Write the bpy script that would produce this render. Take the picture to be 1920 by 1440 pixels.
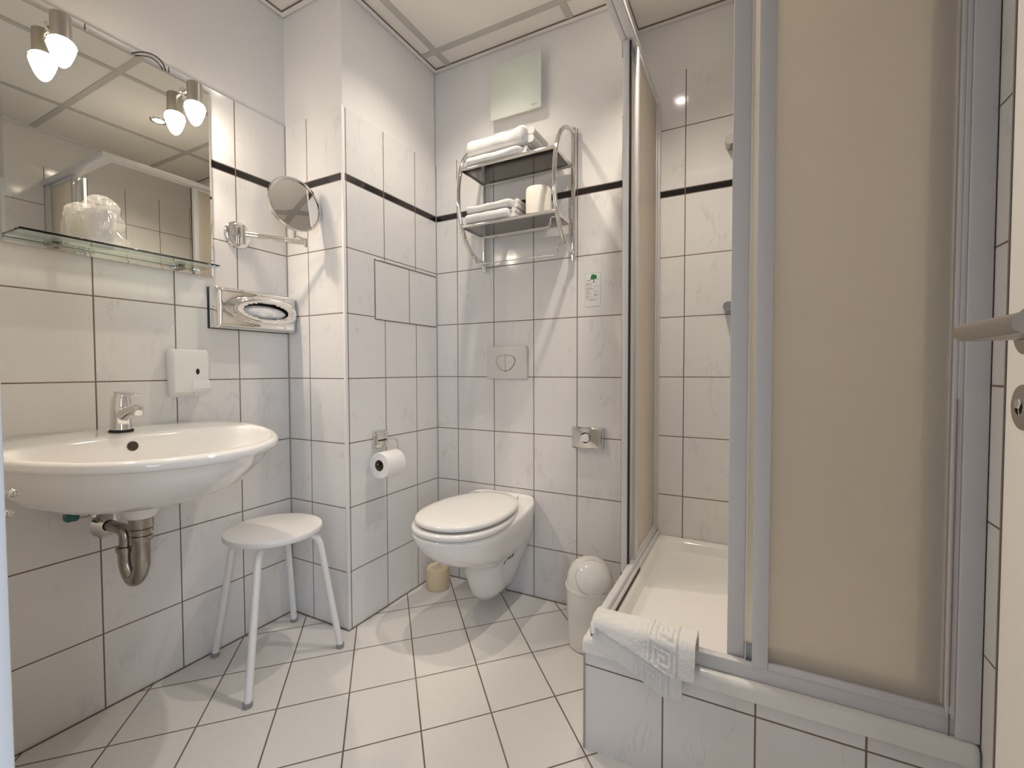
import bpy, bmesh, math, random
from mathutils import Vector, Matrix, noise
random.seed(7)
PI = math.pi
S = bpy.context.scene
COL = S.collection
for o in list(bpy.data.objects): bpy.data.objects.remove(o)

# ------------------------------------------------------------------ camera
YAW, PIT, ROL, FPX = -.4849, -.0306, -.0028, 856.0
CAM = Vector((1.698, -1.815, 1.007))
fw = Vector((math.sin(YAW), math.cos(YAW), 0)); rt = Vector((math.cos(YAW), -math.sin(YAW), 0)); up = Vector((0, 0, 1))
f2 = fw*math.cos(PIT)+up*math.sin(PIT); u2 = up*math.cos(PIT)-fw*math.sin(PIT)
r2 = rt*math.cos(ROL)+u2*math.sin(ROL); u3 = u2*math.cos(ROL)-rt*math.sin(ROL)
cd = bpy.data.cameras.new('camera'); cam = bpy.data.objects.new('camera', cd); COL.objects.link(cam)
cd.sensor_fit = 'HORIZONTAL'; cd.sensor_width = 36; cd.lens = FPX/1920*36; cd.clip_start = .01
M = Matrix((r2, u3, -f2)).transposed().to_4x4(); M.translation = CAM
cam.matrix_world = M; S.camera = cam

# ------------------------------------------------------------------ world, light, exposure
W = bpy.data.worlds.new('corridor_daylight'); S.world = W; W.use_nodes = True
W.node_tree.nodes['Background'].inputs[0].default_value = (.62, .76, 1.0, 1)
W.node_tree.nodes['Background'].inputs[1].default_value = .35
S.view_settings.view_transform = 'Standard'; S.view_settings.look = 'None'
S.view_settings.gamma = 1; S.view_settings.use_curve_mapping = False
S.view_settings.exposure = 0.0
def area(name, loc, rot, sx, sy, power, col):
    l = bpy.data.lights.new(name, 'AREA'); l.shape = 'RECTANGLE'; l.size = sx; l.size_y = sy; l.energy = power; l.color = col
    o = bpy.data.objects.new(name, l); COL.objects.link(o); o.location = loc; o.rotation_euler = rot; return o
area('corridor_window_light', (3.0, -3.0, 1.4), (PI/2, 0, .86), 1.3, 1.8, 44, (.66, .80, 1.0))
LAMP_E, LAMP_C = 75.0, (1.0, .86, .69)       # mirror lamp bulbs
DOWN_E, DOWN_C = 60.0, (1.0, .90, .77)       # ceiling downlights

LAMP_W, DOWN_W = 12.5, (27.0, 48.0)
def spot(name, loc, aim, cone, blend, power, col, rad):
    l = bpy.data.lights.new(name, 'SPOT'); l.energy = power; l.color = col; l.spot_size = math.radians(cone); l.spot_blend = blend; l.shadow_soft_size = rad
    o = bpy.data.objects.new(name, l); COL.objects.link(o); o.location = loc
    o.rotation_euler = Vector(aim).to_track_quat('-Z', 'Y').to_euler(); return o

# ------------------------------------------------------------------ materials
MATS = {}
def nm(name):
    m = bpy.data.materials.new(name); m.use_nodes = True; nt = m.node_tree; nt.nodes.clear()
    o = nt.nodes.new('ShaderNodeOutputMaterial'); MATS[name] = m
    return m, nt, o
class N:
    def __init__(s, nt): s.nt = nt
    def n(s, t, **k):
        x = s.nt.nodes.new(t)
        for a, b in k.items(): setattr(x, a, b)
        return x
    def lk(s, a, b): s.nt.links.new(a, b)
    def m(s, op, a, b=None, c=None, clamp=False):
        x = s.n('ShaderNodeMath', operation=op); x.use_clamp = clamp
        for i, v in enumerate((a, b, c)):
            if v is None: continue
            if hasattr(v, 'is_linked'): s.lk(v, x.inputs[i])
            else: x.inputs[i].default_value = v
        return x.outputs[0]
    def mix(s, f, a, b):
        x = s.n('ShaderNodeMix', data_type='RGBA')
        for i, v in ((0, f), (6, a), (7, b)):
            if hasattr(v, 'is_linked'): s.lk(v, x.inputs[i])
            else: x.inputs[i].default_value = (*v, 1) if isinstance(v, tuple) and len(v) == 3 else v
        return x.outputs[2]
    def ramp(s, v, lo, hi):
        x = s.n('ShaderNodeMapRange', interpolation_type='SMOOTHSTEP'); s.lk(v, x.inputs[0])
        x.inputs[1].default_value = lo; x.inputs[2].default_value = hi; return x.outputs[0]
def simple(name, col, rough=.5, metal=0, bump=0, bscale=80, spec=.5, coat=0, var=.0, trans=0, ior=1.45, em=None, sheen=0):
    m, nt, o = nm(name); g = N(nt); b = g.n('ShaderNodeBsdfPrincipled'); g.lk(b.outputs[0], o.inputs[0])
    b.inputs['Roughness'].default_value = rough; b.inputs['Metallic'].default_value = metal
    b.inputs['Specular IOR Level'].default_value = spec; b.inputs['Coat Weight'].default_value = coat
    b.inputs['Transmission Weight'].default_value = trans; b.inputs['IOR'].default_value = ior
    b.inputs['Sheen Weight'].default_value = sheen
    tc = g.n('ShaderNodeTexCoord'); no = g.n('ShaderNodeTexNoise'); g.lk(tc.outputs['Object'], no.inputs['Vector'])
    no.inputs['Scale'].default_value = bscale; no.inputs['Detail'].default_value = 3
    c2 = tuple(x*(1-var) for x in col)
    g.lk(g.mix(no.outputs[0], col, c2), b.inputs['Base Color'])
    if bump:
        bp = g.n('ShaderNodeBump'); bp.inputs['Strength'].default_value = bump; bp.inputs['Distance'].default_value = .002
        g.lk(no.outputs[0], bp.inputs['Height']); g.lk(bp.outputs[0], b.inputs['Normal'])
    if em: b.inputs['Emission Color'].default_value = (*em[0], 1); b.inputs['Emission Strength'].default_value = em[1]
    return m
TILE = (.80, .775, .75); GROUT = (.20, .145, .11)
def tile_mat(name, ax, off, pitch, zrows=True, zoff=.226, stripe=True, gw=.0037):
    """wall tile: ax = horizontal axis index, vertical axis Z"""
    m, nt, o = nm(name); g = N(nt); b = g.n('ShaderNodeBsdfPrincipled'); g.lk(b.outputs[0], o.inputs[0])
    tc = g.n('ShaderNodeTexCoord'); sp = g.n('ShaderNodeSeparateXYZ'); g.lk(tc.outputs['Object'], sp.inputs[0])
    h = sp.outputs[ax]; z = sp.outputs[2]
    hh = g.m('DIVIDE', g.m('SUBTRACT', h, off), pitch)
    dh = g.m('MULTIPLY', g.m('ABSOLUTE', g.m('SUBTRACT', hh, g.m('ROUND', hh))), pitch)
    if stripe: z2 = g.m('SUBTRACT', z, g.m('MULTIPLY', g.m('GREATER_THAN', z, 1.739), .026))
    else: z2 = z
    zz = g.m('DIVIDE', g.m('SUBTRACT', z2, zoff), .25)
    dz = g.m('MULTIPLY', g.m('ABSOLUTE', g.m('SUBTRACT', zz, g.m('ROUND', zz))), .25)
    d = g.m('MINIMUM', dh, dz)
    gm = g.m('SUBTRACT', 1.0, g.ramp(d, gw*.42, gw*.62))
    # per tile variation
    cmb = g.n('ShaderNodeCombineXYZ'); g.lk(g.m('FLOOR', hh), cmb.inputs[0]); g.lk(g.m('FLOOR', zz), cmb.inputs[1])
    wn = g.n('ShaderNodeTexWhiteNoise'); g.lk(cmb.outputs[0], wn.inputs['Vector'])
    # marbling
    add = g.n('ShaderNodeVectorMath', operation='MULTIPLY_ADD'); g.lk(wn.outputs['Color'], add.inputs[0])
    add.inputs[1].default_value = (7, 7, 7); g.lk(tc.outputs['Object'], add.inputs[2])
    mp = g.n('ShaderNodeMapping'); mp.inputs['Rotation'].default_value = (.5, .5, 0); mp.inputs['Scale'].default_value = (14, 14, 5)
    g.lk(add.outputs[0], mp.inputs[0])
    no = g.n('ShaderNodeTexNoise'); no.inputs['Scale'].default_value = 1; no.inputs['Detail'].default_value = 6
    no.inputs['Roughness'].default_value = .62; no.inputs['Distortion'].default_value = .5; g.lk(mp.outputs[0], no.inputs['Vector'])
    v1 = g.m('ABSOLUTE', g.m('SUBTRACT', no.outputs[0], .5)); vein = g.m('SUBTRACT', 1.0, g.ramp(v1, 0.0, .035))
    cl = g.ramp(no.outputs[0], .56, .80)
    mask2 = g.n('ShaderNodeTexNoise'); mask2.inputs['Scale'].default_value = 9; g.lk(add.outputs[0], mask2.inputs['Vector'])
    vm = g.m('MULTIPLY', vein, g.ramp(mask2.outputs[0], .5, .7))
    c = g.mix(g.m('MULTIPLY', vm, .34), TILE, (.52, .50, .50))
    c = g.mix(g.m('MULTIPLY', cl, .24), c, (.60, .585, .58))
    c = g.mix(g.m('MULTIPLY', wn.outputs['Value'], .05), c, (.70, .68, .66))
    if stripe:
        bk = g.m('LESS_THAN', g.m('ABSOLUTE', g.m('SUBTRACT', z, 1.739)), .0115)
        bk = g.m('MULTIPLY', bk, g.m('GREATER_THAN', dh, .0018))
        c = g.mix(bk, c, (.012, .011, .012))
        gm = g.m('MULTIPLY', gm, g.m('SUBTRACT', 1.0, bk))
    c = g.mix(gm, c, GROUT); g.lk(c, b.inputs['Base Color'])
    g.lk(g.m('ADD', g.m('MULTIPLY', gm, .6), .10), b.inputs['Roughness'])
    bp = g.n('ShaderNodeBump'); bp.inputs['Strength'].default_value = .6; bp.inputs['Distance'].default_value = .001
    wv = g.n('ShaderNodeTexNoise'); wv.inputs['Scale'].default_value = 7; g.lk(tc.outputs['Object'], wv.inputs['Vector'])
    g.lk(g.m('ADD', g.m('SUBTRACT', 1.0, gm), g.m('MULTIPLY', wv.outputs[0], .12)), bp.inputs['Height']); g.lk(bp.outputs[0], b.inputs['Normal'])
    return m
def floor_mat():
    m, nt, o = nm('floor_tile'); g = N(nt); b = g.n('ShaderNodeBsdfPrincipled'); g.lk(b.outputs[0], o.inputs[0])
    tc = g.n('ShaderNodeTexCoord'); sp = g.n('ShaderNodeSeparateXYZ'); g.lk(tc.outputs['Object'], sp.inputs[0])
    x = g.m('SUBTRACT', sp.outputs[0], .8742); y = g.m('SUBTRACT', sp.outputs[1], -.5182)
    a = (.1395, .1495); c = (.1562, -.1655); det = a[0]*c[1]-a[1]*c[0]
    s = g.m('ADD', g.m('MULTIPLY', x, c[1]/det), g.m('MULTIPLY', y, -c[0]/det))
    t = g.m('ADD', g.m('MULTIPLY', x, -a[1]/det), g.m('MULTIPLY', y, a[0]/det))
    la = math.hypot(*a); lc = math.hypot(*c)
    ds = g.m('MULTIPLY', g.m('ABSOLUTE', g.m('SUBTRACT', s, g.m('ROUND', s))), la)
    dt = g.m('MULTIPLY', g.m('ABSOLUTE', g.m('SUBTRACT', t, g.m('ROUND', t))), lc)
    gm = g.m('SUBTRACT', 1.0, g.ramp(g.m('MINIMUM', ds, dt), .0017, .0027))
    no = g.n('ShaderNodeTexNoise'); no.inputs['Scale'].default_value = 60; no.inputs['Detail'].default_value = 6; g.lk(tc.outputs['Object'], no.inputs['Vector'])
    no2 = g.n('ShaderNodeTexNoise'); no2.inputs['Scale'].default_value = 5; g.lk(tc.outputs['Object'], no2.inputs['Vector'])
    col = g.mix(no.outputs[0], (.83, .80, .765), (.77, .745, .71)); col = g.mix(g.m('MULTIPLY', no2.outputs[0], .2), col, (.70, .67, .63))
    col = g.mix(gm, col, g.mix(no2.outputs[0], (.10, .07, .05), (.28, .22, .17)))
    g.lk(col, b.inputs['Base Color']); g.lk(g.m('ADD', g.m('MULTIPLY', gm, .5), .3), b.inputs['Roughness'])
    bp = g.n('ShaderNodeBump'); bp.inputs['Strength'].default_value = .5; bp.inputs['Distance'].default_value = .001
    g.lk(g.m('SUBTRACT', 1.0, gm), bp.inputs['Height']); g.lk(bp.outputs[0], b.inputs['Normal'])
    return m
T_LEFT = tile_mat('tile_left', 1, -.778, .212)
T_PX = tile_mat('tile_pillar_front', 0, .1285, .2)
T_PY = tile_mat('tile_pillar_side', 1, -.357, .2)
T_BACK = tile_mat('tile_back', 0, .4495, .2)
T_SH = tile_mat('tile_shower', 0, 1.4451, .2)
T_RT = tile_mat('tile_right', 1, -.47, .2)
T_PLF = tile_mat('tile_plinth_front', 0, 1.3124, .2, stripe=False, zoff=.228)
T_PLS = tile_mat('tile_plinth_side', 1, -.672, .2, stripe=False, zoff=.228)
T_HATCH = tile_mat('tile_hatch', 1, -.205, .6, stripe=False, zoff=.2125)
FLOOR = floor_mat()
PLASTER = simple('white_wall_paint', (.80, .775, .75), .75, bump=.15, bscale=60, var=.03)
CEIL = simple('ceiling_panel', (.80, .76, .71), .8, bump=.2, bscale=200, var=.04)
TBAR = simple('ceiling_rail', (.50, .475, .44), .5, var=.03)
CAULK = simple('joint_grout', GROUT, .8)
CER = simple('glazed_ceramic', (.88, .86, .83), .07, coat=.5, bscale=4, var=.02)
ACR = simple('white_acrylic', (.86, .835, .79), .14, coat=.3, bscale=5, var=.03)
PLW = simple('white_plastic', (.86, .84, .81), .3, bscale=8, var=.02)
BINP = simple('glossy_bin_plastic', (.84, .82, .79), .13, bscale=8, var=.02)
PLG = simple('grey_white_plastic', (.74, .71, .67), .35, bscale=8, var=.02)
CHR = simple('chrome', (.80, .79, .77), .06, 1, bscale=30, var=.05)
CHD = simple('worn_chrome', (.52, .48, .42), .2, 1, bscale=60, var=.45)
STEEL = simple('brushed_steel', (.52, .49, .45), .32, 1, bscale=90, var=.1)
SHELFM = simple('dark_polished_steel', (.30, .275, .25), .13, 1, bscale=30, var=.15)
MIR = simple('silver_mirror', (.86, .86, .80), .005, 1)
MIR2 = simple('bright_mirror', (.86, .88, .90), .01, 1)
ALU = simple('white_enamel_profile', (.70, .685, .68), .28, coat=.2, bscale=40, var=.03)
DOORM = simple('door_leaf_paint', (.86, .81, .74), .45, bscale=30, var=.03)
STOOLM = simple('stool_white', (.83, .81, .79), .28, bscale=20, var=.03)
BLACK = simple('black_rubber', (.012, .011, .01), .45)
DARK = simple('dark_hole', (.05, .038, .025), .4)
PAPER = simple('tissue_paper', (.88, .86, .83), .9, bump=.3, bscale=120, var=.03)
CREAM = simple('cream_wrap', (.80, .64, .42), .6, bump=.25, bscale=60, var=.08)
CARD = simple('cardboard_core', (.17, .11, .07), .9)
TOWEL = simple('terry_cloth', (.88, .855, .82), .95, bump=1.0, bscale=420, var=.08, sheen=.3)
GREEN = simple('tree_green', (.01, .22, .05), .5)
INK = simple('grey_ink', (.30, .28, .27), .6)
STICK = simple('sticker_film', (.80, .79, .76), .3)
STKE = simple('sticker_edge', (.45, .52, .44), .4)
RUST = simple('rust_stain', (.40, .17, .05), .8, bscale=90, var=.6)
MOLD = simple('dirty_sealant', (.13, .08, .035), .7, bscale=60, var=.7)
TEAL = simple('teal_valve_knob', (.02, .16, .17), .25, bscale=90, var=.5)
FANG = simple('fan_glass', (.66, .69, .62), .38)
GLEDGE = simple('shelf_glass', (.78, .93, .86), .02, trans=1, ior=1.5)
BULB = simple('lamp_glow', (1, 1, 1), .4, em=(LAMP_C, LAMP_E))
BULB2 = simple('lamp_glow_reflector', (1, 1, 1), .4, em=(LAMP_C, 38.0))
DOWN = simple('downlight_glow', (1, 1, 1), .4, em=(DOWN_C, DOWN_E))
def film():
    m, nt, o = nm('clear_plastic_film'); g = N(nt)
    a = g.n('ShaderNodeBsdfTransparent'); a.inputs[0].default_value = (.97, .97, .97, 1)
    c = g.n('ShaderNodeBsdfGlossy'); c.inputs['Roughness'].default_value = .12
    d = g.n('ShaderNodeBsdfTranslucent'); d.inputs[0].default_value = (.95, .93, .92, 1)
    m1 = g.n('ShaderNodeMixShader'); m1.inputs[0].default_value = .5; g.lk(c.outputs[0], m1.inputs[1]); g.lk(d.outputs[0], m1.inputs[2])
    m2 = g.n('ShaderNodeMixShader'); m2.inputs[0].default_value = .24; g.lk(a.outputs[0], m2.inputs[1]); g.lk(m1.outputs[0], m2.inputs[2])
    g.lk(m2.outputs[0], o.inputs[0]); return m
WRAP = film()
def acrylic_pane():
    m, nt, o = nm('frosted_pane'); g = N(nt)
    gl = g.n('ShaderNodeBsdfPrincipled'); gl.inputs['Base Color'].default_value = (.99, .96, .90, 1)
    gl.inputs['Transmission Weight'].default_value = 1; gl.inputs['Roughness'].default_value = .42; gl.inputs['IOR'].default_value = 1.3
    tr = g.n('ShaderNodeBsdfTranslucent'); tr.inputs[0].default_value = (.97, .92, .84, 1)
    df = g.n('ShaderNodeBsdfDiffuse'); df.inputs[0].default_value = (.92, .86, .77, 1)
    m1 = g.n('ShaderNodeMixShader'); m1.inputs[0].default_value = .5; g.lk(tr.outputs[0], m1.inputs[1]); g.lk(df.outputs[0], m1.inputs[2])
    m2 = g.n('ShaderNodeMixShader'); m2.inputs[0].default_value = .5; g.lk(gl.outputs[0], m2.inputs[1]); g.lk(m1.outputs[0], m2.inputs[2])
    tc = g.n('ShaderNodeTexCoord'); v = g.n('ShaderNodeTexVoronoi'); v.inputs['Scale'].default_value = 260; g.lk(tc.outputs['Object'], v.inputs[0])
    bp = g.n('ShaderNodeBump'); bp.inputs['Strength'].default_value = .5; bp.inputs['Distance'].default_value = .0006
    g.lk(v.outputs[0], bp.inputs['Height']); g.lk(bp.outputs[0], gl.inputs['Normal']); g.lk(bp.outputs[0], df.inputs['Normal'])
    g.lk(m2.outputs[0], o.inputs[0]); return m
PANE = acrylic_pane()

# ------------------------------------------------------------------ mesh helpers
def obj(name, bm, mats, parent=None, sharp=38, loc=None):
    """link a bmesh as one object; world-coordinate mesh, parent keeps world placement"""
    if not isinstance(mats, (list, tuple)): mats = [mats]
    bmesh.ops.recalc_face_normals(bm, faces=bm.faces[:])
    lim = math.radians(sharp)
    for f in bm.faces: f.smooth = True
    for e in bm.edges:
        e.smooth = not (len(e.link_faces) == 2 and e.calc_face_angle(0) > lim)
    me = bpy.data.meshes.new(name); bm.to_mesh(me); bm.free()
    for m in mats: me.materials.append(m)
    o = bpy.data.objects.new(name, me); COL.objects.link(o)
    if parent:
        o.parent = parent
        if parent.type == 'EMPTY': o.matrix_parent_inverse = Matrix.Translation(-parent.location)
    return o
def tag(o, label, cat, group=None, kind=None):
    if label: o['label'] = label
    if cat: o['category'] = cat
    if group: o['group'] = group
    if kind: o['kind'] = kind
    return o
def thing(name, label, cat, loc, group=None):
    o = bpy.data.objects.new(name, None); COL.objects.link(o); o.location = loc; o.empty_display_size = .05
    return tag(o, label, cat, group)
def struct(name, bm, mats, label=None):
    o = obj(name, bm, mats); o['kind'] = 'structure'
    if label: o['label'] = label
    return o
def NB(): return bmesh.new()
def box(bm, x0, x1, y0, y1, z0, z1, bev=0, seg=2, mi=0):
    r = bmesh.ops.create_cube(bm, size=1); vs = r['verts']
    for v in vs: v.co = Vector(((x0+x1)/2+v.co.x*(x1-x0), (y0+y1)/2+v.co.y*(y1-y0), (z0+z1)/2+v.co.z*(z1-z0)))
    fs = set(f for v in vs for f in v.link_faces)
    if bev:
        es = list(set(e for f in fs for e in f.edges))
        r = bmesh.ops.bevel(bm, geom=es, offset=bev, segments=seg, affect='EDGES', profile=.5)
        fs = set(r['faces']) | set(f for f in fs if f.is_valid)
    for f in fs:
        if f.is_valid: f.material_index = mi
    return bm
def frame_of(t):
    t = t.normalized(); a = Vector((0, 0, 1)) if abs(t.z) < .9 else Vector((1, 0, 0))
    u = t.cross(a).normalized(); return u, u.cross(t).normalized()
def tube(bm, pts, r, seg=14, closed=False, caps=True, mi=0):
    pts = [Vector(p) for p in pts]; n = len(pts); rr = r if isinstance(r, (list, tuple)) else [r]*n
    rings = []; U = None
    for i, p in enumerate(pts):
        a = pts[(i-1) % n] if (closed or i > 0) else pts[i]; b = pts[(i+1) % n] if (closed or i < n-1) else pts[i]
        t = (b-a).normalized()
        if U is None: U, V = frame_of(t)
        else:
            U = (U-t*U.dot(t)).normalized(); V = U.cross(t)
        V = U.cross(t).normalized()
        rings.append([bm.verts.new(p+(U*math.cos(k*2*PI/seg)+V*math.sin(k*2*PI/seg))*rr[i]) for k in range(seg)])
    for i in range(n if closed else n-1):
        A, B = rings[i], rings[(i+1) % n]
        for k in range(seg):
            f = bm.faces.new((A[k], A[(k+1) % seg], B[(k+1) % seg], B[k])); f.material_index = mi
    if caps and not closed:
        for R in (rings[0], rings[-1]):
            f = bm.faces.new(R); f.material_index = mi
    return bm
def lathe(bm, prof, org, axis=(0, 0, 1), seg=32, mi=0, arc=None):
    """prof: [(radius, height)] around axis through org"""
    ax = Vector(axis).normalized(); U, V = frame_of(ax); org = Vector(org); rings = []
    for r, h in prof:
        if r < 1e-6: rings.append([bm.verts.new(org+ax*h)])
        else: rings.append([bm.verts.new(org+ax*h+(U*math.cos(k*2*PI/seg)+V*math.sin(k*2*PI/seg))*r) for k in range(seg)])
    for A, B in zip(rings, rings[1:]):
        for k in range(seg):
            a, b = A[k % len(A)], A[(k+1) % seg % len(A)]; c, d = B[(k+1) % seg % len(B)], B[k % len(B)]
            vs = []
            for v in (a, b, c, d):
                if v not in vs: vs.append(v)
            if len(vs) > 2: bm.faces.new(vs).material_index = mi
    return bm
def loft(bm, rings, closed=True, cap0=False, cap1=False, mi=0):
    R = [[bm.verts.new(Vector(p)) for p in r] for r in rings]; n = len(R[0])
    for A, B in zip(R, R[1:]):
        for k in range(n if closed else n-1):
            bm.faces.new((A[k], A[(k+1) % n], B[(k+1) % n], B[k])).material_index = mi
    if cap0: bm.faces.new(R[0]).material_index = mi
    if cap1: bm.faces.new(R[-1]).material_index = mi
    return bm
def prism(bm, pts, d, mi=0, bev=0):
    """extrude planar polygon pts (3D) by vector d"""
    a = [bm.verts.new(Vector(p)) for p in pts]; b = [bm.verts.new(Vector(p)+Vector(d)) for p in pts]; n = len(a)
    fs = [bm.faces.new(a), bm.faces.new(b[::-1])]+[bm.faces.new((a[k], b[k], b[(k+1) % n], a[(k+1) % n])) for k in range(n)]
    for f in fs: f.material_index = mi
    if bev:
        es = list(set(list(fs[0].edges)+list(fs[1].edges)))
        bmesh.ops.bevel(bm, geom=es, offset=bev, segments=2, affect='EDGES')
    return bm
def rrect(cx, cy, w, h, r, n=5):
    o = []
    for qx, qy, a0 in ((1, 1, 0), (-1, 1, 90), (-1, -1, 180), (1, -1, 270)):
        for k in range(n+1):
            a = math.radians(a0+90*k/n); o.append((cx+qx*(w/2-r)+r*math.cos(a), cy+qy*(h/2-r)+r*math.sin(a)))
    return o
def bez(p0, p1, p2, p3, n=12):
    p0, p1, p2, p3 = map(Vector, (p0, p1, p2, p3))
    return [p0*(1-t)**3+p1*3*t*(1-t)**2+p2*3*t*t*(1-t)+p3*t**3 for t in [i/n for i in range(n+1)]]
def fillet(pts, r=.01, n=5):
    P = [Vector(p) for p in pts]; o = [P[0]]
    for a, b, c in zip(P, P[1:], P[2:]):
        u = (a-b); v = (c-b); rr = min(r, u.length*.49, v.length*.49); u = u.normalized()*rr; v = v.normalized()*rr
        for k in range(n+1):
            t = k/n; o.append((b+u)*(1-t)**2+b*2*t*(1-t)+(b+v)*t*t)
    return o+[P[-1]]

# ------------------------------------------------------------------ room shell
H = 2.44; XR = 2.084; YS = .194; XP = .327; YP = -.572; XC = 1.235; YF = -1.675
TT = .006            # tile thickness in front of the plaster
def wall(name, wb, tiles):
    w = struct(name, wb, PLASTER)
    for t in tiles:
        bm = NB(); box(bm, *t[0]); obj('tile_cladding', bm, t[1], w)
    return w
b = NB(); box(b, -.12, -TT, -1.95, .30, 0, H+.05); wall('wall_left', b, [((-TT, 0, YF, YP, 0, 1.9985), T_LEFT)])
b = NB(); box(b, -TT, XP-TT, YP+TT, .0, 0, H+.04)
wp = wall('wall_pillar', b, [((0, XP, YP, YP+TT, 0, 1.9985), T_PX), ((XP-TT, XP, YP+TT+.0005, -.0002, 0, 1.9985), T_PY)])
b = NB(); box(b, -TT, XC-TT, TT, .30, 0, H+.04); wall('wall_back', b, [((XP, XC, 0, TT, 0, 1.9985), T_BACK), ((XC-TT, XC, TT+.0002, YS-.0002, 0, 2.23), tile_mat('tile_return', 1, -.006, .2))])
b = NB(); box(b, XC-TT, 2.2, YS+TT, .32, 0, H+.05); wall('wall_shower', b, [((XC-TT, XR, YS, YS+TT, 0, 2.23), T_SH)])
b = NB(); box(b, XR+TT, 2.2, -1.95, YS+TT, 0, H+.05); wall('wall_right', b, [((XR, XR+TT, YF, YS-.0005, 0, 2.23), T_RT)])
b = NB(); box(b, -TT, 1.045, -1.80, YF, 0, H+.04); box(b, 2.055, XR+TT, -1.80, YF, 0, H+.04); box(b, 1.045, 2.055, -1.80, YF, 2.10, H+.04)
struct('wall_front', b, PLASTER)
b = NB(); box(b, -.12, 2.2, -2.6, .32, -.06, 0); struct('floor', b, FLOOR)
b = NB(); box(b, -.12, 2.2, -1.95, .32, H, H+.06); ce = struct('ceiling', b, CEIL)
# exposed ceiling rails and wall angles
b = NB()
for k in range(3): box(b, .405+.605*k, .433+.605*k, YF if k != 9 else 0, (0 if k < 2 else YS), H-.004, H+.001)
for k in range(3): box(b, 0, XR, -.132-.6*k, -.104-.6*k, H-.0035, H+.001)
obj('suspension_rail', b, TBAR, ce)
b = NB(); a = .020
box(b, XP, XP+a, YP-a, 0, H-.005, H+.001); box(b, XP, XC+a, -a, 0, H-.0052, H+.001); box(b, 0, XP+a, YP-a, YP, H-.0054, H+.001)
box(b, 0, a, YF, YP, H-.0056, H+.001); box(b, XC, XC+a, 0, YS, H-.005, H+.001); box(b, XC, XR, YS-a, YS, H-.0052, H+.001); box(b, XR-a, XR, YF, YS, H-.0054, H+.001)
obj('wall_angle', b, PLASTER, ce)
b = NB()
for s in ((XP+a-.001, XP+a+.0015, YP-a, -a), (XP+a, XC, -a-.0015, -a+.001), (a-.001, a+.0015, YF, YP-a), (a, XP+a, YP-a-.0015, YP-a+.001), (XC+a, XR, YS-a-.0015, YS-a+.001), (XC+a-.001, XC+a+.0015, 0, YS-a)):
    box(b, *s, H-.006, H)
obj('shadow_gap', b, CAULK, ce)
# floor joints along the walls
b = NB(); w = .006
box(b, 0, w, YF, YP, 0, .0022); box(b, w, XP+w, YP-w, YP, 0, .0022); box(b, XP, XP+w, YP, 0, 0, .0022); box(b, XP+w, XC+.08, -w, 0, 0, .0022)
t = struct('trim_1', b, CAULK)
# white corner bead of the pillar
b = NB(); box(b, XP-.008, XP+.0022, YP-.0022, YP+.008, 0.001, 2.0005, .0015); struct('trim_2', b, PLW)
b = NB(); box(b, -.0005, .0035, YP-.0035, YP+.0005, 0, 1.998); box(b, XP-.0005, XP+.003, -.003, .0005, 0, 1.998); struct('trim_3', b, simple('corner_joint', (.36, .32, .29), .7))
# door frame of the entrance (near left) and leaf
b = NB(); box(b, 1.00, 1.059, YF+.0005, -1.655, 0, 2.14, .004); box(b, 1.0455, 1.059, -1.83, YF+.002, 0, 2.1, .003)
box(b, 1.0595, 2.054, YF+.0005, -1.655, 2.10, 2.14, .004)
struct('trim_4', b, simple('door_frame_paint', (.78, .78, .78), .4, var=.02))

# tiled service hatch in the pillar wall
hb = thing('service_hatch', 'tiled service hatch with thin dark edge gap on the side of the pillar', 'hatch', (XP, -.21, 1.217))
b = NB(); box(b, XP+.0003, XP+.0012, -.4165, -.0075, 1.2155, 1.4625); obj('edge_gap', b, CAULK, hb)
b = NB(); box(b, XP+.0005, XP+.0032, -.4125, -.0105, 1.219, 1.4575, .0008, 1); obj('tiled_cover', b, T_HATCH, hb)
b = NB(); box(b, XP+.001, XP+.0055, -.4125, -.0105, 1.4585, 1.4625, .0008, 1); obj('top_edge_strip', b, STEEL, hb)

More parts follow.
